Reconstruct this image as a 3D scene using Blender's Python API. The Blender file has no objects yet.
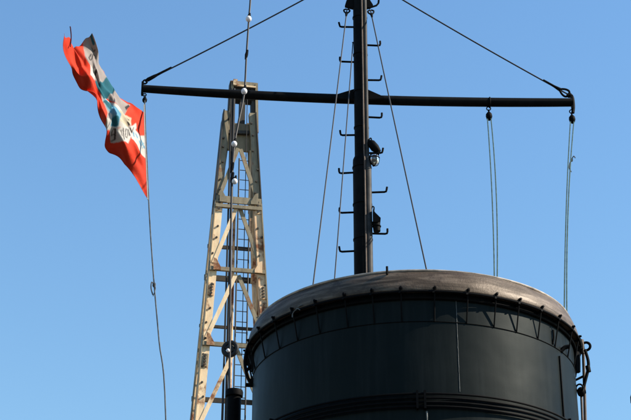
import bpy, math, random
from mathutils import Vector, Matrix, noise
random.seed(7)
R = math.radians
sc = bpy.context.scene
col = sc.collection

# ------------------------------------------------------------------ camera
FPX, PITCH, EYE = 1600.0, R(26.3), 1.65          # focal length in photo pixels (photo is 631 x 420)
cam_d = bpy.data.cameras.new('camera')
cam = bpy.data.objects.new('camera', cam_d)
col.objects.link(cam)
cam_d.sensor_width = 36.0
cam_d.lens = 36.0 * FPX / 631.0
cam_d.clip_start, cam_d.clip_end = 0.1, 6000.0
cam.location = (0, 0, EYE)
cam.rotation_euler = (math.pi / 2 + PITCH, 0, 0)
sc.camera = cam

# ------------------------------------------------------------------ sky, sun, exposure
SUN_EL, SUN_ROT = R(37), R(97)                  # rotation clockwise from +Y (the view direction)
world = bpy.data.worlds.new('World')
sc.world = world
world.use_nodes = True
wn = world.node_tree
sky = wn.nodes.new('ShaderNodeTexSky')
sky.sky_type = 'NISHITA'
sky.sun_disc = False
sky.sun_elevation, sky.sun_rotation = SUN_EL, SUN_ROT
sky.altitude, sky.air_density, sky.dust_density, sky.ozone_density = 0, 2.0, 0.0, 10.0
wn.links.new(sky.outputs[0], wn.nodes['Background'].inputs[0])
wn.nodes['Background'].inputs[1].default_value = 0.099
sun_d = bpy.data.lights.new('sun', 'SUN')
sun_d.energy, sun_d.angle, sun_d.color = 5.0, R(0.53), (1.0, 0.90, 0.76)
sun = bpy.data.objects.new('sun', sun_d)
col.objects.link(sun)
sdir = Vector((math.sin(SUN_ROT) * math.cos(SUN_EL), math.cos(SUN_ROT) * math.cos(SUN_EL), math.sin(SUN_EL)))
sun.rotation_euler = (-sdir).to_track_quat('-Z', 'Y').to_euler()
sun.location = sdir * 60
sc.view_settings.view_transform = 'Standard'
sc.view_settings.look = 'None'
sc.view_settings.exposure = 0.96
sc.view_settings.gamma = 1.0

# ------------------------------------------------------------------ pixel -> place helpers
CP, SP = math.cos(PITCH), math.sin(PITCH)
def ray(x, y):
    X, U = (x - 315.5) / FPX, (210 - y) / FPX
    return Vector((X, CP - U * SP, SP + U * CP))
def P(x, y, Y):                                   # where the sight line meets the upright plane at distance Y
    d = ray(x, y)
    return d * (Y / d.y) + Vector((0, 0, EYE))
def PZ(x, y, z):                                  # where it meets height z
    d = ray(x, y)
    return d * ((z - EYE) / d.z) + Vector((0, 0, EYE))
def scale_at(p):                                  # photo pixels per metre there
    return FPX / (p.y * CP + (p.z - EYE) * SP)

# ------------------------------------------------------------------ materials
def mat(name, build):
    m = bpy.data.materials.new(name)
    m.use_nodes = True
    nt = m.node_tree
    b = nt.nodes['Principled BSDF']
    build(nt, b)
    return m
def N(nt, t, **kw):
    n = nt.nodes.new(t)
    for k, v in kw.items():
        if isinstance(k, str) and hasattr(n, k):
            setattr(n, k, v)
    return n
def coords(nt, scale=(1, 1, 1), kind='Object'):
    tc = nt.nodes.new('ShaderNodeTexCoord')
    mp = nt.nodes.new('ShaderNodeMapping')
    mp.inputs['Scale'].default_value = scale
    nt.links.new(tc.outputs[kind], mp.inputs[0])
    return mp.outputs[0]
def noise_fac(nt, vec, scale, detail=6, rough=.6, dist=0.0):
    n = nt.nodes.new('ShaderNodeTexNoise')
    n.inputs['Scale'].default_value = scale
    n.inputs['Detail'].default_value = detail
    n.inputs['Roughness'].default_value = rough
    n.inputs['Distortion'].default_value = dist
    nt.links.new(vec, n.inputs['Vector'])
    return n.outputs['Fac']
def ramp(nt, fac, stops):
    r = nt.nodes.new('ShaderNodeValToRGB')
    els = r.color_ramp.elements
    while len(els) < len(stops):
        els.new(.5)
    for e, (p, c) in zip(els, stops):
        e.position = p
        e.color = (*c, 1) if len(c) == 3 else c
    nt.links.new(fac, r.inputs[0])
    return r.outputs[0]
def mix(nt, fac, a, b, mode='MIX'):
    m = nt.nodes.new('ShaderNodeMix')
    m.data_type = 'RGBA'
    m.blend_type = mode
    if isinstance(fac, (int, float)):
        m.inputs[0].default_value = fac
    else:
        nt.links.new(fac, m.inputs[0])
    for i, v in ((6, a), (7, b)):
        if isinstance(v, tuple):
            m.inputs[i].default_value = (*v, 1)
        else:
            nt.links.new(v, m.inputs[i])
    return m.outputs[2]
def bump(nt, b, fac, strength, dist):
    n = nt.nodes.new('ShaderNodeBump')
    n.inputs['Strength'].default_value = strength
    n.inputs['Distance'].default_value = dist
    nt.links.new(fac, n.inputs['Height'])
    nt.links.new(n.outputs[0], b.inputs['Normal'])
def g(v):
    return (v, v, v)

def simple(name, c, rough=.6, spec=.3, metal=0.0, vary=.35, scale=14):
    def f(nt, b):
        v = coords(nt)
        fac = noise_fac(nt, v, scale)
        nt.links.new(ramp(nt, fac, [(.3, tuple(k * (1 - vary) for k in c)), (.7, tuple(min(1, k * (1 + vary)) for k in c))]), b.inputs['Base Color'])
        b.inputs['Roughness'].default_value = rough
        b.inputs['Specular IOR Level'].default_value = spec
        b.inputs['Metallic'].default_value = metal
        bump(nt, b, fac, .15, .004)
    return mat(name, f)

def m_drum(nt, b):
    v = coords(nt)
    vs = coords(nt, (7, 7, .45))                  # streaks that run down the plates
    a = noise_fac(nt, v, 1.3, 8, .65)
    s = noise_fac(nt, vs, 2.2, 6, .6)
    fine = noise_fac(nt, v, 60, 4, .7)
    base = ramp(nt, a, [(.3, (.0030, .0045, .0047)), (.72, (.0062, .0088, .0090))])
    streak = ramp(nt, s, [(.48, g(0)), (.75, g(.55))])
    c = mix(nt, streak, base, (.013, .016, .0165))
    nt.links.new(c, b.inputs['Base Color'])
    nt.links.new(ramp(nt, a, [(.3, g(.40)), (.7, g(.52))]), b.inputs['Roughness'])
    b.inputs['Specular IOR Level'].default_value = .075
    b.inputs['Specular Tint'].default_value = (.84, 1, .97, 1)
    bump(nt, b, mix(nt, .02, noise_fac(nt, v, 2.2, 2, .4), fine), .35, .03)
def m_rim(nt, b):
    tc = nt.nodes.new('ShaderNodeTexCoord')
    sep = nt.nodes.new('ShaderNodeSeparateXYZ')
    nt.links.new(tc.outputs['Object'], sep.inputs[0])
    at = nt.nodes.new('ShaderNodeMath'); at.operation = 'ARCTAN2'
    ng = nt.nodes.new('ShaderNodeMath'); ng.operation = 'MULTIPLY'; ng.inputs[1].default_value = -1
    nt.links.new(sep.outputs[1], ng.inputs[0])
    nt.links.new(sep.outputs[0], at.inputs[0]); nt.links.new(ng.outputs[0], at.inputs[1])
    cmb = nt.nodes.new('ShaderNodeCombineXYZ')
    nt.links.new(at.outputs[0], cmb.inputs[0]); nt.links.new(sep.outputs[2], cmb.inputs[2])
    mp = nt.nodes.new('ShaderNodeMapping'); mp.inputs['Scale'].default_value = (1.6, 1, 9)
    nt.links.new(cmb.outputs[0], mp.inputs[0])
    st = noise_fac(nt, mp.outputs[0], 2.1, 9, .62, .8)      # streaks along the hoop
    v = coords(nt)
    pt = noise_fac(nt, v, 5, 8, .7)
    sp = noise_fac(nt, v, 38, 5, .7)
    c = ramp(nt, st, [(.30, (.020, .013, .009)), (.43, (.048, .034, .023)), (.54, (.082, .060, .042)), (.70, (.150, .114, .084))])
    c = mix(nt, ramp(nt, pt, [(.38, g(.75)), (.47, g(0))]), c, (.036, .024, .017))
    c = mix(nt, ramp(nt, sp, [(.60, g(0)), (.70, g(.7))]), c, (.06, .03, .02))
    nt.links.new(c, b.inputs['Base Color'])
    nt.links.new(ramp(nt, st, [(.35, g(.60)), (.65, g(.44))]), b.inputs['Roughness'])
    b.inputs['Metallic'].default_value = .0
    b.inputs['Specular IOR Level'].default_value = .27
    b.inputs['Specular Tint'].default_value = (1, .86, .72, 1)
    bump(nt, b, mix(nt, .5, st, sp), .5, .012)
def crane_mat(paint, paint2, rust_lo, rust_hi):
    def f(nt, b):
        v = coords(nt)
        a = noise_fac(nt, v, 1.4, 9, .7, .3)
        d = noise_fac(nt, coords(nt, (3, 3, .8)), 2.0, 7, .7)
        e = noise_fac(nt, v, 9, 5, .7)
        c = ramp(nt, d, [(.3, paint2), (.62, paint)])
        r = ramp(nt, e, [(.3, (.09, .030, .013)), (.7, (.30, .115, .045))])
        c = mix(nt, ramp(nt, a, [(rust_lo, g(0)), (rust_hi, g(1))]), c, r)
        nt.links.new(c, b.inputs['Base Color'])
        b.inputs['Roughness'].default_value = .7
        b.inputs['Specular IOR Level'].default_value = .25
        bump(nt, b, mix(nt, .5, a, e), .3, .02)
    return f
def m_cloth(nt, b):
    at = nt.nodes.new('ShaderNodeVertexColor')
    at.layer_name = 'print'
    w = noise_fac(nt, coords(nt), 6, 5, .6)
    c = mix(nt, .22, at.outputs[0], ramp(nt, w, [(.3, g(.35)), (.7, g(1))]), 'MULTIPLY')
    nt.links.new(c, b.inputs['Base Color'])
    b.inputs['Roughness'].default_value = .75
    b.inputs['Specular IOR Level'].default_value = .2
    tr = nt.nodes.new('ShaderNodeBsdfTranslucent')
    nt.links.new(c, tr.inputs[0])
    ms = nt.nodes.new('ShaderNodeMixShader')
    ms.inputs[0].default_value = .3
    nt.links.new(b.outputs[0], ms.inputs[1]); nt.links.new(tr.outputs[0], ms.inputs[2])
    nt.links.new(ms.outputs[0], nt.nodes['Material Output'].inputs[0])
    bump(nt, b, noise_fac(nt, coords(nt), 9, 4, .5), .25, .03)
def m_bulb(nt, b):
    b.inputs['Base Color'].default_value = (.72, .71, .69, 1)
    b.inputs['Roughness'].default_value = .22
    b.inputs['Subsurface Weight'].default_value = .15
def m_glass(nt, b):
    b.inputs['Base Color'].default_value = (.42, .40, .36, 1)
    b.inputs['Roughness'].default_value = .08
    b.inputs['Transmission Weight'].default_value = .8
def m_ground(nt, b):
    v = coords(nt)
    nt.links.new(ramp(nt, noise_fac(nt, v, .6, 8, .65), [(.3, g(.045)), (.7, (.08, .075, .068))]), b.inputs['Base Color'])
    b.inputs['Roughness'].default_value = .9

M = dict(
    drum=mat('funnel_black', m_drum), rim=mat('weathered_rim', m_rim),
    black=simple('black_iron', (.0035, .0037, .004), .6, .04),
    mast=simple('mast_paint', (.005, .005, .0048), .6, .05, vary=.5, scale=5),
    hem=simple('dark_hem', (.055, .012, .02), .8, .1),
    lip=simple('sunlit_lip', (.30, .255, .21), .5, .3, vary=.6, scale=7),  # pale tone paints in the sun caught by the rim's top edge
    riser=simple('riser_grey', (.036, .035, .033), .55, .10, vary=.45, scale=6),
    brown=simple('brown_pipe', (.075, .048, .030), .55, .35, vary=.5),
    seam=simple('weld_grey', (.10, .105, .10), .5, .3, vary=.5, scale=30),
    cream=mat('cream_rusty', crane_mat((.80, .63, .40), (.62, .42, .23), .55, .64)),
    rusty=mat('cream_very_rusty', crane_mat((.78, .55, .33), (.56, .32, .16), .48, .58)),
    olive=mat('olive_tones', crane_mat((.29, .24, .155), (.14, .117, .075), .58, .68)),  # two darker olive tones with rust patches
    dark=mat('crane_dark', crane_mat((.060, .052, .042), (.032, .028, .022), .60, .7)),
    cable=simple('greasy_wire', (.009, .009, .0095), .6, .3),
    rope=simple('rope_grey', (.09, .095, .095), .85, .1),
    ropegreen=simple('rope_green', (.055, .095, .09), .85, .1),
    white=simple('white_rope', (.40, .38, .35), .8, .2, vary=.1),
    cloth=mat('flag_cloth', m_cloth), bulb=mat('white_bulb', m_bulb), glass=mat('lamp_glass', m_glass),
    ground=mat('quay_concrete', m_ground), deck=simple('deck_steel', (.06, .055, .05), .7, .3, scale=3),
)

# ------------------------------------------------------------------ mesh helpers
class MB:
    def __init__(s):
        s.v, s.f = [], []
    def add(s, v, f):
        o = len(s.v)
        s.v += [Vector(p) for p in v]
        s.f += [tuple(i + o for i in q) for q in f]
        return s
    def tube(s, pts, r, n=8, cap=True):
        pts = [Vector(p) for p in pts]
        rs = r if isinstance(r, (list, tuple)) else [r] * len(pts)
        t0 = (pts[1] - pts[0]).normalized()
        a = t0.orthogonal().normalized()
        vs, fs = [], []
        for i, p in enumerate(pts):
            t = (pts[min(i + 1, len(pts) - 1)] - pts[max(i - 1, 0)]).normalized()
            a = (a - t * a.dot(t)).normalized()
            b = t.cross(a)
            for k in range(n):
                w = 2 * math.pi * k / n
                vs.append(p + (a * math.cos(w) + b * math.sin(w)) * rs[i])
        for i in range(len(pts) - 1):
            for k in range(n):
                k2 = (k + 1) % n
                fs.append((i * n + k, i * n + k2, (i + 1) * n + k2, (i + 1) * n + k))
        if cap:
            fs.append(tuple(range(n - 1, -1, -1)))
            fs.append(tuple((len(pts) - 1) * n + k for k in range(n)))
        return s.add(vs, fs)
    def beam(s, a, b, w, d, side):
        """rectangular bar a->b; w across 'side', d across the third direction"""
        a, b = Vector(a), Vector(b)
        t = (b - a).normalized()
        x = Vector(side); x = (x - t * x.dot(t)).normalized()
        y = t.cross(x)
        vs = [p + x * (sx * w / 2) + y * (sy * d / 2) for p in (a, b) for sx, sy in ((-1, -1), (1, -1), (1, 1), (-1, 1))]
        return s.add(vs, [(3, 2, 1, 0), (4, 5, 6, 7), (0, 1, 5, 4), (1, 2, 6, 5), (2, 3, 7, 6), (3, 0, 4, 7)])
    def prism(s, pts, thick):
        """flat outline (list of points) given a thickness along its normal"""
        pts = [Vector(p) for p in pts]
        nrm = (pts[1] - pts[0]).cross(pts[2] - pts[0]).normalized() * (thick / 2)
        n = len(pts)
        vs = [p + nrm for p in pts] + [p - nrm for p in pts]
        fs = [tuple(range(n)), tuple(range(2 * n - 1, n - 1, -1))]
        fs += [(i + n, (i + 1) % n + n, (i + 1) % n, i) for i in range(n)]
        return s.add(vs, fs)
    def lathe(s, prof, n=48, c=(0, 0, 0), axis=None, closed=False):
        c = Vector(c)
        q = Vector((0, 0, 1)).rotation_difference(Vector(axis).normalized()) if axis is not None else None
        vs, fs = [], []
        for k in range(n):
            w = 2 * math.pi * k / n
            for r, z in prof:
                p = Vector((r * math.cos(w), r * math.sin(w), z))
                vs.append((q @ p if q else p) + c)
        m = len(prof)
        for k in range(n):
            k2 = (k + 1) % n
            for i in range(m if closed else m - 1):
                j = (i + 1) % m
                fs.append((k * m + i, k2 * m + i, k2 * m + j, k * m + j))
        return s.add(vs, fs)
    def ball(s, c, r, n=16, sq=(1, 1, 1)):
        prof = [(max(1e-5, r * math.sin(math.pi * i / 10)) , -r * math.cos(math.pi * i / 10)) for i in range(11)]
        o = MB().lathe(prof, n)
        return s.add([Vector((p.x * sq[0], p.y * sq[1], p.z * sq[2])) + Vector(c) for p in o.v], o.f)
    def torus(s, c, R_, r, axis=(0, 0, 1), n=28, m=8):
        prof = [(R_ + r * math.cos(2 * math.pi * i / m), r * math.sin(2 * math.pi * i / m)) for i in range(m)]
        return s.lathe(prof, n, c, axis, True)
    def mesh(s, name, smooth=True, org=(0, 0, 0)):
        me = bpy.data.meshes.new(name)
        o = Vector(org)
        me.from_pydata([tuple(p - o) for p in s.v], [], s.f)
        me.validate()
        if smooth:
            me.polygons.foreach_set('use_smooth', [True] * len(me.polygons))
            try:
                me.set_sharp_from_angle(angle=R(38))
            except Exception:
                pass
        me.update()
        return me
    def build(s, name, m, parent=None, smooth=True, org=None):
        """world-space points; object sits at org (or at its parent's origin)"""
        base = Vector(org) if org is not None else (world_pos(parent) if parent else Vector())
        me = s.mesh(name, smooth, base)
        me.materials.append(M[m])
        o = bpy.data.objects.new(name, me)
        col.objects.link(o)
        o.location = base - (world_pos(parent) if parent else Vector())
        if parent:
            o.parent = parent
        return o
def world_pos(o):
    p = Vector()
    while o:
        p = p + o.location
        o = o.parent
    return p
def thing(name, label, cat, loc=(0, 0, 0), group=None):
    o = bpy.data.objects.new(name, None)
    o.empty_display_size = .2
    col.objects.link(o)
    o.location = loc
    o['label'], o['category'] = label, cat
    if group:
        o['group'] = group
    return o
def struct(o):
    o['kind'] = 'structure'
    return o
def sag(a, b, drop, n=24, side=Vector((0, 0, -1))):
    a, b = Vector(a), Vector(b)
    return [a.lerp(b, i / n) + side * (drop * 4 * (i / n) * (1 - i / n)) for i in range(n + 1)]
def smooth_path(pts, k=6):
    """Catmull-Rom through the points"""
    pts = [Vector(p) for p in pts]
    out = []
    for i in range(len(pts) - 1):
        p0, p1, p2, p3 = pts[max(i - 1, 0)], pts[i], pts[i + 1], pts[min(i + 2, len(pts) - 1)]
        for j in range(k):
            t = j / k
            out.append(.5 * ((2 * p1) + (p2 - p0) * t + (2 * p0 - 5 * p1 + 4 * p2 - p3) * t * t + (3 * p1 - p0 - 3 * p2 + p3) * t ** 3))
    out.append(pts[-1])
    return out

# ------------------------------------------------------------------ ground and the ship's deck (below the frame)
DECK = 3.6
gm = MB().add([(-3000, -3000, 0), (3000, -3000, 0), (3000, 3000, 0), (-3000, 3000, 0)], [(0, 1, 2, 3)])
struct(gm.build('quay', 'ground', smooth=False))
dk = MB().beam((0, 10.5, DECK / 2), (0, 26, DECK / 2), 22, DECK, (1, 0, 0))
struct(dk.build('deck', 'deck', smooth=False))

# ------------------------------------------------------------------ funnel
FC = Vector((0.983, 15.20, DECK))
RD, RO = 1.615, 1.685
ZR = 5.86 + EYE                                   # lower edge of the rim
ZB = 4.868 + EYE                                   # topmost of the hoop lines
def F(r, a, z):                                   # a: angle from the camera side, positive to the right
    return Vector((FC.x + r * math.sin(a), FC.y - r * math.cos(a), z))
funnel = thing('funnel', 'broad black ship funnel with brown weathered rim', 'funnel', FC)
prof = [(RD, DECK - FC.z), (RD, ZB - .5 - FC.z), (RD, ZB - FC.z), (RD, ZR - .3 - FC.z), (RD, ZR + .03 - FC.z)]
MB().lathe([(r, z) for r, z in prof], 160, FC).build('drum', 'drum', funnel)
ins = [(1.50, ZR + .20 - FC.z), (1.49, ZR - .2 - FC.z), (1.48, ZR - 1.2 - FC.z), (.001, ZR - 1.25 - FC.z)]
MB().lathe(ins, 96, FC).build('inner_flue', 'black', funnel)
# the rolled hoop; a hair of waviness, as hammered plate has
rp = [(1.625, .0), (RO - .012, -.004), (RO, .004), (RO + .003, .02), (RO - .006, .065), (RO - .020, .12), (RO - .044, .175), (RO - .066, .212), (RO - .074, .222), (RO - .074, .232), (RO - .085, .236), (RO - .095, .236), (1.497, .19)]
rm = MB().lathe([(r, z + ZR - FC.z) for r, z in rp], 220, FC)
for p in rm.v:
    w = noise.noise(p * 2.3) * .010 + noise.noise(p * 7) * .004
    d = Vector((p.x - FC.x, p.y - FC.y, 0)).normalized()
    k = max(0, (p.z - ZR) / .24)
    p += d * w + Vector((0, 0, w * .8 * k))
rim = rm.build('rim', 'rim', funnel)
rim['label'] = 'brown rolled rim with streaky worn paint'
MB().torus((FC.x, FC.y, ZR - .014), RO + .004, .011, n=160).build('rim_bead', 'black', rim)
MB().torus((FC.x, FC.y, ZR + .230), RO - .078, .0125, n=180).build('rim_lip', 'lip', rim)
MB().torus((FC.x, FC.y, ZR - .055), RD + .016, .016, n=160).build('upper_ring', 'black', funnel)
MB().torus((FC.x, FC.y, ZR - .285), RD + .003, .004, n=160).build('lower_ring', 'black', funnel)
# triangular brackets under the rim
def bracket_mesh():
    m = MB()
    m.tube([(0, -(RO - .005), -.012), (0, -(RD + .004), -.285)], .0070, 7)
    m.tube([(0, -(RD - .01), -.03), (0, -(RO - .004), -.02)], .012, 7)
    return m.mesh('bracket')
def bolt_mesh():
    m = MB()
    m.tube([(0, -(RO - .02), .012), (0, -(RO + .030), .022)], .011, 8)
    m.tube([(0, -(RO + .006), .014), (0, -(RO + .016), .0155)], .018, 6)
    m.prism([(-.004, -(RO + .006), .028), (.016, -(RO + .006), .028), (-.004, -(RO + .010), -.03), (-.024, -(RO + .010), -.03)], .01)
    return m.mesh('bolt')
bm_, lm_ = bracket_mesh(), bolt_mesh()
for m_ in (bm_, lm_):
    m_.materials.append(M['black'])
for k in range(36):
    a = R(k * 10 + 4.2 + random.uniform(-1.1, 1.1))
    b = bpy.data.objects.new('bracket', bm_); col.objects.link(b)
    b.parent = funnel; b.location = (0, 0, ZR - FC.z); b.rotation_euler = (0, 0, a)
    l = bpy.data.objects.new('bolt', lm_); col.objects.link(l)
    l.parent = b
    l.rotation_euler = (0, random.uniform(-.2, .2) * 0, 0)
# hoop lines round the drum with their clamps
for k in range(4):
    z = ZB - .040 * k
    me = MB()
    n = 160
    pts = []
    for i in range(n):
        a = 2 * math.pi * i / n
        pts.append(F(RD + .028 + .004 * noise.noise(Vector((math.cos(a) * 3, math.sin(a) * 3, k * 5))), a, z + .004 * noise.noise(Vector((math.cos(a) * 2, math.sin(a) * 2, k * 3 + 9)))))
    me.tube(pts + [pts[0]], .0105, 8, False)
    me.build('hoop_line', 'black', funnel)
for a in (-2.6, -.2, 58.0, 61.0, -58.0, -61.0):
    a = R(a)
    t = Vector((math.cos(a), math.sin(a), 0))
    MB().beam(F(RD + .03, a, ZB + .025), F(RD + .03, a, ZB - .145), .020, .046, t).build('clamp', 'black', funnel, False)
a = R(.3)
MB().tube([F(RD + .012, a, ZB - .165), F(RD + .02, a, ZB - .185), F(RD + .016, a, ZB - .25)], [.010, .008, .006], 8).build('paint_drip', 'seam', funnel)
# weld seam
a = R(11.2)
sm = MB()
pts = [F(RD + .0015, a + .0012 * noise.noise(Vector((0, 0, i * .9))), ZR - .07 - i * .0285) for i in range(32)]
sm.tube(pts, [.0026 + .0014 * noise.noise(Vector((i * 1.7, 0, 0))) for i in range(32)], 6).build('weld_seam', 'seam', funnel)
a = R(56)
MB().tube([F(RD + .006, a, ZR - .35), F(RD + .006, a, ZB + .03)], .009, 6).build('conduit', 'black', funnel)  # thin black upright line down the drum wall
# small mast-side peg and the pale scar on the rim
pk = PZ(387, 268.5, ZR + .25)
MB().tube([pk - Vector((0, 0, .06)), pk + Vector((0, 0, .02))], .011, 8).build('peg', 'black', funnel)
for pts in ([(292.4, 317.5), (292.6, 314), (294.4, 311.3), (296.6, 309.6)], [(296.4, 308.8), (298.5, 308.9), (300, 310.2)], [(298, 306.6), (300.2, 305.5), (302, 305)]):
    pp = []
    for q in pts:
        d = ray(*q)
        # meet the upright cylinder of the rim
        A = d.x ** 2 + d.y ** 2; B = -2 * (d.x * FC.x + d.y * FC.y); C_ = FC.x ** 2 + FC.y ** 2 - (RO + .012) ** 2
        t = (-B - math.sqrt(B * B - 4 * A * C_)) / (2 * A)
        pp.append(d * t + Vector((0, 0, EYE)))
    MB().tube(smooth_path(pp, 4), .0055, 6).build('paint_flake', 'seam', funnel)
# lattice of the outrigger on the left flank
YL = 15.05
def seg(pts, r, name, m, parent, Y, k=5):
    return MB().tube(smooth_path([P(x, y, Y) for x, y in pts], k), r, 8).build(name, m, parent)
seg([(250.5, 341), (247, 350), (245.3, 358), (245.2, 366), (247.5, 377), (251, 383)], .017, 'outrigger', 'black', funnel, YL)
seg([(246, 385), (255, 385.6)], .022, 'outrigger', 'black', funnel, YL)
seg([(250.5, 380.4), (255, 376.5)], .013, 'outrigger', 'black', funnel, YL)
seg([(246, 372), (252, 364), (255, 360)], .016, 'outrigger', 'black', funnel, YL)
seg([(249, 352), (252.5, 367), (254.5, 376), (250.8, 384)], .016, 'outrigger', 'black', funnel, YL)
seg([(253.2, 352), (253.8, 362), (255, 371)], .04, 'outrigger', 'black', funnel, YL)
# stub pipe against the left flank
p0, p1 = F(RD + .04, R(-76), ZB + .02), F(RD + .04, R(-76), DECK)
MB().tube([p0 + Vector((0, 0, .04)), p0 + Vector((0, 0, .032)), p0, p1], [.012, .03, .04, .04], 14).build('side_pipe', 'black', funnel)
# steam pipes on the right flank
YR = 14.95
seg([(566, 336), (571, 345), (575.5, 354), (576, 372)], .045, 'bracket_plate', 'black', funnel, YR)
seg([(574, 338), (578, 343), (579, 350)], .05, 'bracket_plate', 'black', funnel, YR)
MB().torus(P(586, 346.5, YR), .042, .014, axis=(.3, 1, 0), n=18).build('eye_ring', 'black', funnel)
d0 = P(583.2, 349, YR); dn = P(585.3, 421, YR)
MB().tube([d0, P(584.2, 380, YR), dn, Vector((dn.x, dn.y, DECK))], .016, 10).build('steam_pipe', 'brown', funnel)
seg([(581.5, 340), (582.5, 348), (583.5, 354)], .022, 'steam_pipe', 'brown', funnel, YR)
seg([(585, 350), (588, 360), (588.3, 368), (586, 378), (583.5, 387), (581, 393)], .016, 'hose', 'black', funnel, YR - .05)
seg([(587.6, 366), (588.8, 372)], .024, 'hose_clip', 'black', funnel, YR - .05)
d0 = P(581, 388, YR - .02); dn = P(582.4, 421, YR - .02)
MB().tube([d0, dn, Vector((dn.x, dn.y, DECK))], .012, 8).build('steam_pipe', 'brown', funnel)
vb = MB().ball(P(581.2, 392, YR - .05), .042, 12, (1, 1, 1.2))
vb.tube([P(578, 393.5, YR - .05), P(585, 391, YR - .05)], .028, 10)
vb.torus(P(579.5, 388, YR - .08), .036, .009, axis=(.6, 1, .2), n=16)
vb.build('valve', 'black', funnel)
seg([(574, 381), (583, 376.5)], .012, 'pipe_stay', 'black', funnel, YR)
seg([(560.5, 351.5), (564.5, 347.8), (569, 346.6)], .022, 'hook', 'black', funnel, 14.35)
seg([(553.3, 330), (553.8, 338), (552.8, 344)], .010, 'chain_end', 'black', funnel, 14.2)

# ------------------------------------------------------------------ thin exhaust pipe left of the funnel
ex = P(234.2, 391, 16.2)
s_ = scale_at(ex)
ep = thing('exhaust_pipe', 'slim dark upright exhaust pipe with collar, left of the funnel', 'pipe', (ex.x, ex.y, DECK))
MB().lathe([(.075, 0), (.075, ex.z - DECK - .02), (.062, ex.z - DECK - .02), (.058, ex.z - DECK - .5)], 28, ep.location).build('pipe', 'black', ep)
MB().lathe([(.076, ex.z - DECK - .075), (.094, ex.z - DECK - .065), (.097, ex.z - DECK - .02), (.09, ex.z - DECK + .004), (.06, ex.z - DECK + .004)], 28, ep.location).build('collar', 'black', ep)

# ------------------------------------------------------------------ ventilator just entering the frame on the right
vp = P(638.2, 394, 15.6)
vt = thing('ventilator_pipe', 'black ventilator pipe standing right of the funnel and its steam pipes', 'pipe', (vp.x, vp.y, DECK))
hv = vp.z - DECK
MB().lathe([(.078, 0), (.078, hv - .10)], 28, vt.location).build('pipe', 'black', vt)
MB().lathe([(.079, hv - .10), (.086, hv - .09), (.084, hv - .03), (.06, hv + .03), (.03, hv + .05), (.001, hv + .055)], 28, vt.location).build('cap', 'black', vt)

# ------------------------------------------------------------------ mast with its yard
YM = 19.0
mb = P(363.5, 272, YM)
mx = mb.x
def mz(y):                                        # height on the mast of photo row y
    return P(363, y, YM).z
mast = thing('mast', 'black iron mast with crossing yard behind the funnel', 'mast', (mx, YM, DECK))
zj = mz(160)
rl, ru = 9.3 / scale_at(P(363, 220, YM)), 6.9 / scale_at(P(361, 60, YM))
top = mz(-75)
O = Vector((mx, YM, 0))
MB().lathe([(rl * 1.02, DECK), (rl, zj - .04), (rl * .98, zj), (ru * 1.02, zj + .05)], 28, O).build('lower_section', 'mast', mast)
MB().lathe([(ru, zj + .02), (ru * .98, mz(0)), (ru * .86, top), (.001, top + .03)], 28, O).build('upper_section', 'mast', mast)
ca = R(14)                                        # conduit on the camera side, a little right of the middle
def onmast(a, r, z):
    return Vector((mx + r * math.sin(a), YM - r * math.cos(a), z))
MB().tube([onmast(ca, rl + .012, DECK), onmast(ca, rl + .010, zj - .05), onmast(ca, ru + .016, zj + .06), onmast(ca, ru + .010, top - .3)], .012, 8).build('conduit', 'brown', mast)
MB().tube([onmast(R(42), rl - .012, DECK), onmast(R(42), rl - .012, zj - .02), onmast(R(42), rl - .03, zj + .05)], [.052, .05, .03], 12).build('riser_pipe', 'riser', mast)
MB().tube([onmast(R(42), ru + .004, zj - .02), onmast(R(42), ru + .002, top - .2)], .032, 12).build('riser_pipe', 'riser', mast)
for y in (18, 55, 92, 128, 168, 205, 240):
    r = (ru if y < 160 else rl)
    MB().lathe([(r + .002, -.012), (r + .008, -.01), (r + .008, .01), (r + .002, .012)], 24, O + Vector((0, 0, mz(y)))).build('strap', 'mast', mast)
# hooked climbing steps
def step(side, y, dx=.20, up=.075):
    z = mz(y)
    r = (ru if y < 160 else rl)
    r0 = r * .8
    x0 = mx + side * r0
    xe = mx + side * (r + dx)
    jz = random.uniform(-.012, .012)
    pts = [(x0, YM, z), (xe - side * .03, YM, z + jz), (xe - side * .006, YM, z + jz + .008), (xe, YM, z + jz + .03), (xe + side * random.uniform(-.006, .01), YM, z + jz + up)]
    MB().tube(pts, .0145, 8).build('step', 'mast', mast)
for y in (27, 62, 135, 172.5, 212.3, 251):
    step(-1, y, .19 if y < 160 else .185)
for y in (45, 80, 117, 153, 192.5, 233.5):
    step(1, y, .185 if y < 160 else .20)
sx = O + Vector((ru * .8, 0, mz(9)))
MB().tube([sx, sx + Vector((.16, 0, .06)), sx + Vector((.19, 0, .10)), sx + Vector((.195, 0, .15))], .0145, 8).build('step', 'mast', mast)
# yard
zy = P(363, 95.6, YM + ru + .05).z
yl, yr = PZ(142.5, 88.5, zy), PZ(572, 102.3, zy)
ym = O + Vector((0, 0, zy)); 
yc = yl.lerp(yr, (mx - yl.x) / (yr.x - yl.x))
off = Vector((0, YM + ru + .05 - yc.y, 0))        # the yard lies against the back of the mast
def YD(t):
    return yl.lerp(yr, t) + off - Vector((0, 0, .063 * 4 * t * (1 - t)))   # an old spar, a little bowed
sy = scale_at(yc)
MB().tube([YD(i / 20) for i in range(21)], [(3.9 + .4 * i / 20 + 3.0 * i / 20 * (1 - i / 20)) / sy for i in range(21)], 20).build('yard', 'mast', mast)
for sgn, x0, x1 in ((-1, 337, 355), (1, 384, 366)):
    a_, b_ = P(x0, 95 if sgn < 0 else 97.5, YM + .06), P(x1, 89.5, YM + .06)
    lo = P(x1, 100, YM + .06); lo2 = P(x0, 99, YM + .06)
    MB().prism([a_, b_, lo, lo2], .05).build('yard_gusset', 'mast', mast, False)
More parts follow.
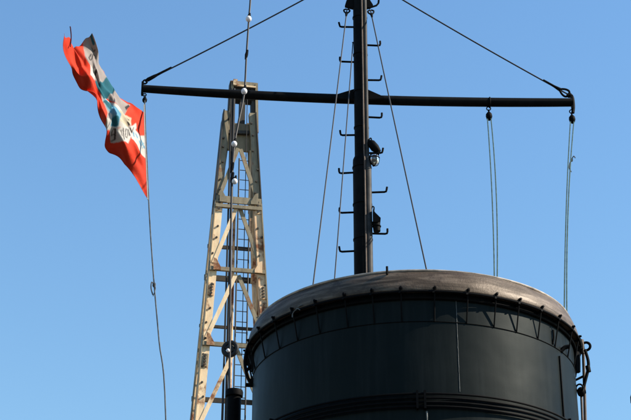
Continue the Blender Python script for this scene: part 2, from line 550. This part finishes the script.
for t, nm in ((0, 'yard_end_plate'), (1, 'yard_end_plate')):
    e = YD(t)
    dxn = -1 if t == 0 else 1
    m = MB()
    r = (3.9 if t == 0 else 4.3) / sy
    m.beam(e + Vector((0, 0, -r - .05)), e + Vector((0, 0, r + .05)), .03, .05, (1, 0, 0))
    if t:
        m.tube(smooth_path([e + Vector((-.06, 0, r + .045)), e + Vector((-.02, 0, r + .06)), e + Vector((.012, 0, r + .02)), e + Vector((.016, 0, -r)), e + Vector((.0, 0, -r - .11))]), .024, 8)
    m.build(nm, 'mast', mast)
    MB().torus(e + Vector((-dxn * .03, 0, r + .055)), .03, .012, axis=(.2, 1, 0), n=14).build('eye', 'mast', mast)
# lugs that carry the stays
lug_l = [(354, -4), (346.5, 1), (344.8, 6.5), (350, 8), (354, 9)]
lug_r = [(366, -4), (369.5, 0), (373, 5.5), (370, 8.2), (366, 8)]
for pl in (lug_l, lug_r):
    MB().prism([P(x, y, YM) for x, y in pl], .05).build('stay_lug', 'mast', mast, False)

# ------------------------------------------------------------------ stays (wires)
def shackle(m, p, d, s=.045):
    """a bow shackle hanging at p with the wire leaving along d"""
    d = Vector(d).normalized()
    x = d.cross(Vector((0, 1, 0))).normalized()
    m.tube(smooth_path([p + x * s * .25, p + d * s * .6 + x * s * .9, p + d * s * 1.6 + x * s * .75, p + d * s * 2.5, p + d * s * 1.6 - x * s * .75, p + d * s * .6 - x * s * .9, p - x * s * .25]), s * .26, 7)
    m.tube([p + d * s * 2.3, p + d * s * 4.2], [s * .5, s * .28], 8)
def stay(label, a, b, r, drop=.0, sh=.045, mat_='cable', both=False):
    t = thing('stay_wire', label, 'stay', a)
    MB().tube(sag(a, b, drop), r, 6).build('wire', mat_, t)
    m = MB(); shackle(m, a, b - a, sh); m.build('shackle', 'black', t)
    return t
shl, shr = P(347, 9, YM - .02), P(370.5, 10, YM - .02)
stay('thin stay wire from left mast lug, ending left of the twin wire', shl, Vector((P(313, 286, 14.2).x, 14.2 + 1.4, 0)) + Vector((0, 0, P(312.6, 290, 15.6).z)) if False else P(312.2, 292, 16.4), .0085, .02)
stay('thin stay wire from right mast lug down behind the rim', shr, P(428.5, 279, 16.6), .0085, .015)
stay('slack thin wire hugging the left side of the mast', P(353.0, 42, YM + .05), P(334.2, 284, 16.6), .0075, .01, .012)
pe_l, pe_r = YD(0) + Vector((.03, 0, .12)), YD(1) + Vector((-.03, 0, .12))
def lift(label, a, px, up):
    b = P(px[0], px[1], YM)
    d = (b - a)
    t = thing('lift_wire', label, 'stay', a)
    e = a + d * 1.55 if False else a + d * (abs(mx - a.x) / abs(d.x))   # on to the mast above the frame
    MB().tube(sag(a, e, .03), .0105, 7).build('wire', 'cable', t)
    m = MB(); dn = d.normalized()
    m.tube([a, a + dn * .05, a + dn * .14, a + dn * .24], [.018, .030, .026, .013], 8) if px[0] < 315 else shackle(m, a, d, .06)
    m.tube([a + dn * .2, a + dn * .42], [.019, .014], 8)
    m.build('splice', 'black', t)
    return e
e1 = lift('taut dark wire rising from the yard end that carries the flag', pe_l, (300, 0), 0)
e2 = lift('taut dark wire rising from the yard end with rope and block', pe_r, (405, 0), 0)
MB().tube([O + Vector((0, 0, max(e1.z, e2.z) + .1)), O + Vector((0, 0, top + .6))], [ru * .85, ru * .6], 16).build('topmast', 'mast', mast)

# ------------------------------------------------------------------ signal halyards on the right arm
def halyard(label, px_top, px_bot, Yt, Yb, gap, knot=None):
    a = P(*px_top, Yt)
    t = thing('signal_halyard', label, 'halyard', a, None)
    m = MB()
    m.torus(a, .028, .008, axis=(0, 1, 0), n=14)
    m.tube([a + Vector((0, 0, -.02)), a + Vector((0, 0, -.07))], .012, 8)
    m.build('shackle', 'black', t)
    c = a + Vector((0, 0, -.115))
    m = MB().lathe([(.012, -.075), (.036, -.05), (.046, -.01), (.042, .025), (.02, .055), (.006, .06)], 14, c)
    m.tube([c + Vector((-.03, -.03, .0)), c + Vector((.03, .03, .0))], .02, 8)
    m.build('block', 'black', t)
    for s in (-1, 1):
        b = P(px_bot[0] + s * gap / 2, px_bot[1], Yb)
        tp = c + Vector((s * .024, 0, -.03))
        MB().tube(sag(tp, b, .025 * (1 + s * .3), 30, Vector((1, 0, 0)) * (1 if px_bot[0] < 520 else -1)), .0078, 6).build('rope', 'ropegreen', t)
    if knot:
        k = P(*knot, Yt)
        m = MB().ball(k, .02, 10, (1, 1, 1.4))
        m.tube(smooth_path([k, k + Vector((.03, -.02, .05)), k + Vector((.05, -.02, .02))], 4), .007, 6)
        m.tube(smooth_path([k, k + Vector((-.03, -.02, -.06)), k + Vector((-.045, -.03, -.14)), k + Vector((-.02, -.03, -.2))], 4), .007, 6)
        m.build('knot', 'rope', t)
    return t
tin = (488.5 - 142.5) / (572 - 142.5)
halyard('twin green rope on a black block, midway along the right arm', (488.6, 108.5), (495.8, 285), YD(tin).y, 16.7, 2.6)
halyard('twin knotted green rope hanging from the tip of the right arm', (571.5, 111.5), (565.6, 318), YD(1).y, 16.2, 2.6, (571.5, 160))
MB().torus(YD(tin) + Vector((0, 0, -.005)), 4.9 / sy + .004, .010, axis=(1, 0, 0), n=20).build('yard_band', 'mast', mast)

# ------------------------------------------------------------------ lamp and horn on the mast
lp = P(373.5, 140, YM - .1)
lamp = thing('mast_lamp', 'black deck lamp with clear glass cover on the mast', 'lamp', lp)
def L(x, y):
    return P(x, y, YM - .1)
m = MB().tube([L(369.8, 141), L(371, 143), L(375, 148), L(379, 152)], [.03, .055, .06, .035], 12)
m.build('housing', 'black', lamp)
MB().tube(smooth_path([L(369, 143), L(369.5, 139), L(371, 138.2), L(371.6, 141)]), .009, 6).build('bracket', 'black', lamp)
m = MB().lathe([(.03, .05), (.055, .045), (.066, .0), (.058, -.05), (.03, -.085), (.001, -.095)], 20, L(374.3, 159))
m.build('glass_cover', 'glass', lamp)
MB().ball(L(374.3, 160), .034, 12).build('bulb', 'brown', lamp)
m = MB().torus(L(374.3, 158), .068, .007, n=20)
for k in range(4):
    a = k * math.pi / 2 + .4
    c = L(374.3, 159)
    d = Vector((math.cos(a), math.sin(a), 0))
    m.tube(smooth_path([c + d * .068 + Vector((0, 0, .04)), c + d * .072, c + d * .05 + Vector((0, 0, -.08)), c + Vector((0, 0, -.105))], 4), .006, 6)
m.build('wire_guard', 'black', lamp)
MB().tube([L(370, 154), L(379, 153.6)], .026, 10).build('arm', 'black', lamp)
hp = P(374, 212, YM - .1)
horn = thing('mast_horn', 'dark wedge-shaped horn on mast below the glass lamp', 'horn', hp)
m = MB().prism([L(372.8, 211), L(375, 214.5), L(380.6, 220), L(380.4, 222.5), L(377.5, 224), L(373, 224)], .13)
m.build('body', 'black', horn, False)
m = MB().tube([L(376, 222), L(376.6, 227), L(377, 231.5)], [.055, .05, .046], 14)
m.build('bell', 'mast', horn)
MB().torus(L(376.7, 226.5), .05, .01, n=18).build('bell_ring', 'black', horn)
MB().tube(smooth_path([L(371.5, 209), L(372.6, 206.5), L(374, 207.5), L(373.6, 212)]), .009, 6).build('bracket', 'black', horn)

# ------------------------------------------------------------------ string of bulbs
YS = 17.6
def SL(x, y):
    return P(x, y, YS + (y - 92) * -.0035)
cord_px = [(252.5, -40), (250.4, 0), (249, 18), (246.5, 55), (244.3, 92), (238.5, 122), (234.6, 143), (232.6, 165), (231.8, 184), (231.0, 230), (230.3, 290), (229.8, 345), (229.6, 390)]
strl = thing('string_lights', 'string of white bulbs on dark cord hanging before the crane', 'string lights', SL(229.6, 395))
pts = [SL(x, y) for x, y in cord_px]
pts = [Vector((mx, YM - .2, top + .3)), pts[0] + Vector((.5, .5, .75))] + pts
endp = Vector((ex.x - .03, ex.y + .05, DECK))
pts += [SL(229.4, 420), endp.lerp(SL(229.4, 420), .4), endp]
MB().tube(smooth_path(pts, 8), .0125, 7).build('cord', 'cable', strl)
for (x, y, dx, s) in ((248.7, 20, 0, 1), (244.3, 92.4, 0, 1), (234.3, 145, 0, .95), (234.8, 182.5, 0, .95), (228.2, 351.5, 0, .6)):
    c = SL(x, y) + Vector((0, -.03, 0))
    r = 3.05 / scale_at(c) * s
    b = MB().ball(c, r, 18, (1, 1, 1.08))
    b = b.build('bulb', 'bulb', strl, org=c)
    MB().tube([c + Vector((.0, .012, r * .8)), c + Vector((.006, .02, r * 1.5)), c + Vector((.012, .03, r * 2.6))], [r * .62, r * .56, r * .34], 10).build('socket', 'black', b)
for y in (55, 168, 178):
    x = 246.5 if y == 55 else 232.2
    c = SL(x, y)
    MB().tube([c + Vector((.012, -.01, .07)), c + Vector((0, -.01, 0)), c + Vector((-.008, -.01, -.07))], [.014, .022, .014], 8).build('splice', 'black', strl)

# ------------------------------------------------------------------ lattice crane
YC = 40.0
CT = P(240.2, 150, YC)
CX = CT.x - .085
YAW = R(11)
KS = scale_at(CT)
crane = thing('crane_tower', 'rusty cream lattice crane tower with ladder, beyond the mast', 'crane', (CX, YC, 0))
crane.rotation_euler = (0, 0, 0)
def cz(y):
    return P(240, y, YC).z
ZT, ZBt = cz(118), cz(420)
WT, WB = 32.0 / scale_at(P(241, 118, YC)), 77.0 / scale_at(P(232, 420, YC))
def hw(z):                                        # half width of the outline at height z
    return .5 * (WB + (WT - WB) * (z - ZBt) / (ZT - ZBt))
ca_, sa_ = math.cos(YAW), math.sin(YAW)
def C(x, y, z):                                   # tower coordinates: x across, y away, z up
    return Vector((CX + x * ca_ - y * sa_, YC + x * sa_ + y * ca_, z))
side_x, side_y = Vector((ca_, sa_, 0)), Vector((-sa_, ca_, 0))
LEG, LD = .21, .20
DR = .8                                          # the tower is shallower than it is wide
def cpart(m, name, mt, smooth=False, par=None):
    return m.build(name, mt, par or crane, smooth)
def leg_pt(sx, sy, z):
    w = hw(z) - LEG / 2
    return C(sx * w, sy * w * DR, z)
zs = cz(211)
for sx in (-1, 1):
    for sy in (-1, 1):
        lw, ld = (LEG, LD) if sy < 0 else (LEG * .7, LD * .7)
        lo = 0
        m = MB().beam(leg_pt(sx, sy, lo), leg_pt(sx, sy, zs), lw, ld, side_x)
        lg = cpart(m, 'leg', 'rusty' if sx > 0 else 'cream')
        # angle flange along the outer edge
        f0, f1 = leg_pt(sx, sy, lo) + side_x * sx * lw * .5, leg_pt(sx, sy, zs) + side_x * sx * lw * .5
        cpart(MB().beam(f0 + side_y * .0, f1, .03, ld * 1.5, side_x), 'leg_flange', 'olive', par=lg)
        m = MB().beam(leg_pt(sx, sy, zs + .005), leg_pt(sx, sy, ZT), lw * .80, ld * .8, side_x)
        lg = cpart(m, 'upper_leg', 'olive')
        f0, f1 = leg_pt(sx, sy, zs + .005) + side_x * sx * lw * .5, leg_pt(sx, sy, ZT) + side_x * sx * lw * .5
        cpart(MB().beam(f0, f1, .03, ld * 1.4, side_x), 'leg_flange', 'dark', par=lg)
# splice plates on the legs
for y in (214, 300, 372):
    for sx in (-1, 1):
        z0, z1 = cz(y + 7), cz(y - 6)
        a, b = leg_pt(sx, -1, z0) - side_y * (LD / 2 + .02), leg_pt(sx, -1, z1) - side_y * (LD / 2 + .02)
        sp = cpart(MB().beam(a, b, LEG * .8, .02, side_x), 'splice_plate', 'rusty' if y != 372 else 'olive')
        for k in range(4):
            q = a.lerp(b, .15 + .23 * k)
            cpart(MB().tube([q - side_y * .01, q - side_y * .05], .035, 6), 'rivet', 'dark', par=sp)
levels = [cz(152), cz(211), cz(280), cz(356), cz(446), 8.5, 4.5, .3]
def horiz(z, sy, w, d, mt, name='crossbar'):
    a, b = leg_pt(-1, sy, z), leg_pt(1, sy, z)
    o = side_y * (sy * (LD / 2 + .03))
    return cpart(MB().beam(a + o - side_x * .1, b + o + side_x * .1, d, w, side_y), name, mt)
horiz(levels[1] + .05, -1, .20, .05, 'olive', 'girder')
horiz(levels[1] - .16, -1, .10, .09, 'olive', 'girder')
for i, z in enumerate(levels[2:]):
    horiz(z, -1, .11, .08, 'olive')
for y, w in ((239, .10), (270, .16), (318, .08), (391, .13)):
    horiz(cz(y), 1, w, .06, 'dark')
# inverted-V bracing, front and back; side faces single diagonals
for i in range(len(levels) - 1):
    z1, z0 = levels[i], levels[i + 1]
    zt = z1 - .12
    zb = z0 + .18
    for sy in (-1, 1):
        for sx in (-1, 1):
            a = (leg_pt(-1, sy, zt) + leg_pt(1, sy, zt)) / 2 + side_x * sx * .04
            b = leg_pt(sx, sy, zb)
            o = side_y * (sy * (LD / 2 - .03 - .02 * sx))
            mt = 'olive' if (i == 0 or sx > 0 or sy > 0) else 'cream'
            if sy > 0:
                continue
            w = .105 if sy < 0 else .08
            cpart(MB().beam(a + o, b + o, w, .05, side_x), 'diagonal', mt)
    for sx in (-1, 1):
        a, b = leg_pt(sx, -1, z1 - .1), leg_pt(sx, 1, z0 + .15)
        cpart(MB().beam(a - side_x * sx * .1, b - side_x * sx * .1, .05, .03, side_y), 'side_diagonal', 'dark' if sx < 0 else 'cream')
# gussets where bracing meets the legs
for z in levels[1:5]:
    for sx in (-1, 1):
        p = leg_pt(sx, -1, z) - side_y * (LD / 2 + .075)
        cpart(MB().prism([p + Vector((0, 0, .30)), p + Vector((0, 0, -.05)), p + Vector((0, 0, -.05)) - side_x * sx * .2, p + Vector((0, 0, .03)) - side_x * sx * .2, p + Vector((0, 0, .27)) - side_x * sx * .08], .03), 'gusset', 'olive' if z > levels[2] else 'rusty')
# plate below the head
zp0, zp1 = cz(153), cz(126)
w0, w1 = hw(zp0) - LEG * .8, hw(zp1) - LEG * .8
cpart(MB().prism([C(-w0, -.12, zp0), C(w0, -.12, zp0), C(w1, -.12, zp1), C(-w1, -.12, zp1)], .08), 'head_plate', 'olive')
zc = cz(137)
cpart(MB().beam(C(-w0, -.22, zc), C(w0, -.22, zc + .05), .10, .10, (0, 0, 1)), 'stiffener', 'dark')
# head: cheek plates, middle web, cap with sheaves
def czd(y, d):
    return P(240, y, YC + d).z
HO = P(244.0, 100, YC).x - CX                     # the head stands over the tower's axis
zh0 = cz(128)
hwid = 12.6 / KS
for x, w, mt, yt in ((-hwid, .15, 'dark', 84), (hwid - .10, .13, 'dark', 84), (-.05, .15, 'dark', 90)):
    cpart(MB().beam(C(HO + x * 1.12, 0, zh0 - .1), C(HO + x, 0, czd(yt, 0)), w, .30, side_x), 'cheek_plate', mt)
for s, x in ((-1, -hwid - .01), (1, hwid - .03)):
    a, b = C(HO + x * 1.14, -.19, czd(131, -.19)), C(HO + x, -.19, czd(83, -.19))
    cpart(MB().beam(a, b, .075, .06, side_x), 'head_stile', 'olive')
cpart(MB().beam(C(HO - hwid - .05, -.05, czd(83, -.2)), C(HO + hwid + .01, -.05, czd(83, -.2)), .13, .30, (0, 0, 1)), 'cap_beam', 'olive')
cpart(MB().beam(C(HO - hwid + .1, -.23, czd(85.5, -.23)), C(HO + hwid - .05, -.23, czd(85.5, -.23)), .05, .04, (0, 0, 1)), 'cap_rail', 'cream')
cpart(MB().beam(C(HO - hwid, -.02, czd(97, 0)), C(HO + hwid, -.02, czd(97, 0)), .30, .34, (0, 0, 1)), 'head_beam', 'dark')
for x in (-.2, .2):
    cpart(MB().lathe([(.05, -.05), (.16, -.05), (.12, 0), (.16, .05), (.05, .05)], 24, C(HO + x, 0, cz(97)), side_x, True), 'sheave', 'dark')
kc = C(HO - hwid + .06, -.25, czd(81.5, -.25))
cpart(MB().beam(kc + Vector((0, 0, -.14)), kc + Vector((0, 0, .05)), .12, .08, side_x), 'head_lug', 'cream')
# ladder up the middle
lx0, lx1, ly = P(236.4, 300, YC).x - CX, P(246.8, 300, YC).x - CX, .25
lx0, lx1 = .10, .42
zl0, zl1 = .3, cz(154)
lad = cpart(MB().tube([C(lx0, ly, zl0), C(lx0, ly, zl1)], .022, 6), 'ladder_rail', 'dark')
cpart(MB().tube([C(lx1, ly, zl0), C(lx1, ly, zl1)], .022, 6), 'ladder_rail', 'dark')
rm_ = MB().tube([C(lx0, ly, 0) - Vector((CX, YC, 0)), C(lx1, ly, 0) - Vector((CX, YC, 0))], .012, 6).mesh('rung')
rm_.materials.append(M['dark'])
z = zl0 + .2
while z < zl1:
    o = bpy.data.objects.new('rung', rm_); col.objects.link(o)
    o.parent = crane; o.location = (0, 0, z)
    z += .31
# standing pipe and hoisting wires through the middle
cpart(MB().tube([C(-.03, -.1, .3), C(-.05, -.1, cz(212))], .038, 10), 'standpipe', 'rusty', True)
for x0, x1, y, r in ((-.17, -.2, -.5, .040), (-.29, -.27, -.5, .026), (-.40, -.22, -.4, .012), (.20, .2, -.4, .011)):
    cpart(MB().tube([C(x0, y, .3), C(x1, y, cz(98))], r, 8), 'hoist_wire', 'cable', True)
# sheave hanging on the wires
sc_ = P(230.2, 349, YC - 1.3)
m = MB().torus(sc_, .18, .06, axis=(.25, 1, 0), n=28, m=10)
m.lathe([(.02, -.06), (.11, -.05), (.11, .05), (.02, .06)], 14, sc_, (.25, 1, 0), True)
for k in range(5):
    a = k * 2 * math.pi / 5 + .3
    m.tube([sc_ + Vector((math.cos(a) * .05, 0, math.sin(a) * .05)), sc_ + Vector((math.cos(a) * .19, 0, math.sin(a) * .19))], .034, 6)
cpart(m, 'hanging_sheave', 'cable', True)
# bolts sprinkled on the front of the legs
for sx in (-1, 1):
    for y in range(128, 416, 15):
        q = leg_pt(sx, -1, cz(y + random.uniform(-4, 4))) - side_y * (LD / 2 + .0) + side_x * random.uniform(-.06, .06)
        cpart(MB().tube([q + side_y * .01, q - side_y * .035], .03, 6), 'rivet', 'dark')

# ------------------------------------------------------------------ flag and its halyard
YF = YD(0).y
hal = thing('flag_halyard', 'long rope from yard end through the flag to the deck', 'halyard', P(145, 96, YF))
hp_ = [(144.6, 95), (144.9, 105), (145.6, 130), (147.2, 165), (148.7, 200), (150.6, 235), (154.2, 285), (159, 340), (165.8, 420)]
pts = [P(x, y, YF - (y - 95) * .004) for x, y in hp_]
pts.append(Vector((pts[-1].x + .25, pts[-1].y - .6, DECK)))
MB().tube(smooth_path(pts, 6), .0088, 7).build('rope', 'rope', hal)
MB().tube(smooth_path([p + Vector((-.012, -.012, 0)) for p in pts[1:5]], 6), .0065, 7).build('hoist_tape', 'white', hal)
m = MB(); c = P(144.7, 99.5, YF)
m.torus(P(144.6, 94.8, YF), .022, .008, axis=(0, 1, 0), n=14)
m.lathe([(.010, -.055), (.030, -.03), (.034, .0), (.020, .03), (.01, .05)], 12, c)
m.build('snap_hook', 'black', hal)
k = P(154.2, 285, YF - .76)
m = MB().ball(k, .022, 10, (1, 1, 1.6))
m.tube(smooth_path([k, k + Vector((-.03, -.02, .03)), k + Vector((-.035, -.02, -.05)), k + Vector((-.01, -.02, -.14))], 4), .008, 6)
m.tube(smooth_path([k, k + Vector((.02, -.02, -.06)), k + Vector((-.005, -.02, -.16))], 4), .006, 6)
m.build('knot', 'rope', hal)

flag = thing('flag', 'red flag with shade-greyed white emblem and lettered ribbon, blowing from the yard', 'flag', P(145, 112, YF))
# rows: top edge to bottom edge; columns: hoist to fly. Photo pixels plus how far the cloth comes towards the viewer (m)
NET = [
    [(144.8, 113, .00), (145.6, 134, .00), (146.4, 155, .00), (147.6, 177, .00), (148.8, 200, .00)],
    [(135, 107, .22), (136, 125, .16), (137, 143, .30), (137, 160, .20), (135.5, 180, .10)],
    [(126.5, 100, .38), (127, 115, .52), (127, 130, .42), (125, 146, .55), (121, 162, .24)],
    [(117, 91, .62), (118, 105, .66), (116, 119, .80), (112, 132, .66), (105.5, 146, .50)],
    [(109, 82, .86), (110, 93, .92), (109, 105, .86), (107, 117, 1.10), (106, 127.5, .80)],
    [(103, 71, 1.05), (102, 82, 1.20), (101, 92, 1.20), (97, 97, 1.20), (92, 98, 1.36)],
    [(99.5, 61, 1.22), (97, 69, 1.38), (93, 77, 1.36), (88, 81, 1.62), (76.8, 84, 1.50)],
    [(98, 50, 1.45), (91.5, 55, 1.42), (85.5, 61, 1.62), (79, 65, 1.70), (68.5, 56, 1.98)],
    [(91.5, 36, 1.62), (82, 43.5, 1.60), (71.5, 49.5, 1.74), (71.2, 37, 1.98), (63, 33.5, 2.20)],
]
def cr(a, b, c, d, t):
    return tuple(.5 * (2 * q + (r - p) * t + (2 * p - 5 * q + 4 * r - s) * t * t + (3 * q - p - 3 * r + s) * t ** 3) for p, q, r, s in zip(a, b, c, d))
def net(u, v):
    nu, nv = len(NET) - 1, len(NET[0]) - 1
    fu, fv = u * nu, v * nv
    i, j = min(int(fu), nu - 1), min(int(fv), nv - 1)
    tu, tv = fu - i, fv - j
    rows = []
    for ii in (i - 1, i, i + 1, i + 2):
        r = NET[max(0, min(nu, ii))]
        rows.append(cr(*(r[max(0, min(nv, jj))] for jj in (j - 1, j, j + 1, j + 2)), tv))
    return cr(*rows, tu)
RED, SHADE_GREY, WHITE, TEAL, SKYB, CREAM, INK = (.68, .045, .014), (.33, .285, .26), (.56, .53, .48), (.014, .115, .15), (.11, .30, .42), (.54, .46, .33), (.035, .03, .03)
POLY = [
    (SHADE_GREY, [(82.5, 43), (92, 34), (100, 48), (101, 60), (107, 75), (131, 103), (124, 113), (117, 108), (108, 98), (97, 85), (93, 82), (91, 72), (84, 58)]),  # white cloth in shade: the shading is painted in as grey
    (WHITE, [(89.5, 68), (97, 70), (95, 75), (93.5, 84), (90, 76)]),
    (WHITE, [(97.5, 93), (106, 98), (117, 108), (126, 112), (131, 117), (131.5, 124), (126, 129), (111, 130), (104, 122), (98.5, 112), (97, 100)]),
    (SHADE_GREY, [(98, 98), (103, 100), (110, 112), (109, 118), (103, 112), (98, 108)]),
    (CREAM, [(97.5, 111), (106, 113), (108, 120), (104, 123), (99, 115)]),
    (CREAM, [(119, 112), (127, 112), (131.5, 117), (131, 124), (125, 128.5), (119, 125), (117.5, 117)]),
    (TEAL, [(93.5, 84), (106, 80), (115, 92), (104, 99.5)]),
    (SKYB, [(103, 99), (107, 100), (121, 115), (118, 128), (110, 128), (112, 117)]),
    (TEAL, [(103, 100), (106, 101), (113, 109), (110, 111)]),
    (TEAL, [(111.5, 119), (118, 121), (117.5, 127.5), (111, 127)]),
    (INK, [(125, 105.5), (128.5, 103.5), (130, 106), (126.5, 108.5)]),
    (INK, [(124.8, 114.2), (126.6, 114.6), (130, 117.3), (128.8, 118)]),
    (INK, [(126.5, 121.5), (128.3, 122.3), (130.3, 125), (128.5, 126)]),
    (INK, [(100.4, 115), (102.6, 113.6), (103, 116.6), (101, 117.5)]),
    (INK, [(94.3, 71.5), (96.3, 70), (97, 74), (95.2, 76.5)]),
    (WHITE, [(109.5, 127), (118, 130.2), (128, 127), (136, 122.5), (136.6, 127), (132, 136), (128, 143.5), (118, 142.5), (111, 140.5)]),
    (WHITE, [(131, 131), (136, 129.5), (140, 136), (148, 136), (148.6, 161), (141, 154), (137, 144), (131, 140)]),
]
STROKE = [  # ribbon lettering, ink strokes
    (INK, .85, [(114.8, 130.3), (114.9, 138.8)]), (INK, .4, [(111.6, 132.2), (113, 130.6), (114.8, 130.6)]), (INK, .4, [(111.7, 134.6), (114.8, 135)]), (INK, .45, [(111.3, 139), (114.8, 139)]), (INK, .35, [(111.6, 132), (111.5, 134)]),
    (INK, .4, [(117.2, 131), (117.5, 132.2)]),
    (INK, .45, [(120.6, 132.2), (121.8, 138)]), (INK, .55, [(122.6, 131.4), (123.8, 141)]), (INK, .3, [(119.8, 132.4), (121.4, 132)]),
    (INK, .4, [(125, 132), (125.2, 137.5), (126.6, 138.5), (127.4, 136), (126.6, 131.4), (125, 132)]),
    (INK, .7, [(128, 130.2), (129.3, 136.8)]),
    (INK, .55, [(130.2, 127.8), (131.8, 132)]), (INK, .4, [(131.8, 132), (133.8, 126.6)]),
    (SKYB, .5, [(133.4, 132), (134, 136)]), (SKYB, .45, [(135.5, 133.5), (137.4, 138)]), (SKYB, .5, [(139.2, 141), (141, 146), (143.5, 143.5)]), (SKYB, .5, [(140.6, 140.4), (144.4, 148.5)]), (SKYB, .45, [(142, 148), (145.2, 146.6)]),
    (INK, .6, [(90.5, 57), (88.6, 58.6), (89.2, 60.8), (91.6, 60.4), (92.6, 56.6), (94.6, 55.5), (95.2, 58)]), (INK, .45, [(91.5, 49), (92.6, 53), (94.8, 51)]),
    (TEAL, 1.0, [(90.2, 36), (91.6, 41), (93.5, 45.5)]),
]
def inside(p, poly):
    x, y = p
    c = False
    n = len(poly)
    for i in range(n):
        x1, y1 = poly[i]; x2, y2 = poly[i - 1]
        if (y1 > y) != (y2 > y) and x < (x2 - x1) * (y - y1) / (y2 - y1) + x1:
            c = not c
    return c
def segd(p, a, b):
    ax, ay = a; bx, by = b
    dx, dy = bx - ax, by - ay
    t = max(0, min(1, ((p[0] - ax) * dx + (p[1] - ay) * dy) / (dx * dx + dy * dy + 1e-9)))
    return math.hypot(p[0] - ax - t * dx, p[1] - ay - t * dy)
NU, NV = 230, 170
verts, cols = [], []
for i in range(NU + 1):
    for j in range(NV + 1):
        u, v = i / NU, j / NV
        x, y, d = net(u, v)
        rip = .035 * math.sin(14 * u + 5 * v) * min(1, u * 4) + .05 * noise.noise(Vector((u * 5, v * 3, 1))) * min(1, u * 5) + .022 * math.sin(30 * v + 9 * u + 2 * math.sin(6 * u)) * min(1, u * 3)
        e = max(0, v - .55) / .45
        x += e * e * (1.6 * math.sin(u * 31 + .8) + 1.0 * math.sin(u * 53)) * min(1, max(0, (u - .38) * 5))
        rip += e * .035 * math.sin(u * 38 - 3 * v) * min(1, max(.25, (u - .3) * 4)) + .03 * abs(noise.noise(Vector((u * 9, v * 4, 7)))) * min(1, u * 6)
        w = P(x, y, YF - d)
        w += Vector((.25, -1, .35)) * rip * .9
        verts.append(w)
        c = RED
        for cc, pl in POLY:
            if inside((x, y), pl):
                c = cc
        # the red border of the cloth
        if v < .035 and .16 < u < .62 or v > .66 + .08 * math.sin(u * 7) and u > .5:
            c = RED
        for cc, wd, st in STROKE:
            if any(segd((x, y), st[q], st[q + 1]) < wd for q in range(len(st) - 1)):
                c = cc
        if v < .012 or v > .988 or u > .99:
            c = tuple(k * .72 for k in c)         # hem
        cols.append((*c, 1))
n = NV + 1
for _ in range(1):                                # the dye bleeds a little in the weave
    new = []
    for i in range(NU + 1):
        for j in range(n):
            q = [cols[a * n + b] for a, b in ((i, j), (max(i - 1, 0), j), (min(i + 1, NU), j), (i, max(j - 1, 0)), (i, min(j + 1, NV)))]
            new.append(tuple(sum(k) / 5 for k in zip(*q)))
    cols = new
fm = MB()
fs = []
for i in range(NU):
    for j in range(NV):
        fs.append((i * n + j, i * n + j + 1, (i + 1) * n + j + 1, (i + 1) * n + j))
fm.add(verts, fs)
cl = fm.build('cloth', 'cloth', flag)
ca2 = cl.data.color_attributes.new('print', 'FLOAT_COLOR', 'POINT')  # printed colours together with the painted-in grey shade
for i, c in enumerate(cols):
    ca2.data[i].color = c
so = cl.modifiers.new('thickness', 'SOLIDIFY')
so.thickness = .002
p0 = P(*NET[8][3][:2], YF - NET[8][3][2])
MB().tube(smooth_path([p0 + Vector((0, 0, -.14)), p0, P(70.6, 29, YF - 2.0), P(70.2, 26.5, YF - 2.0)], 4), .008, 6).build('frayed_edge', 'hem', flag)
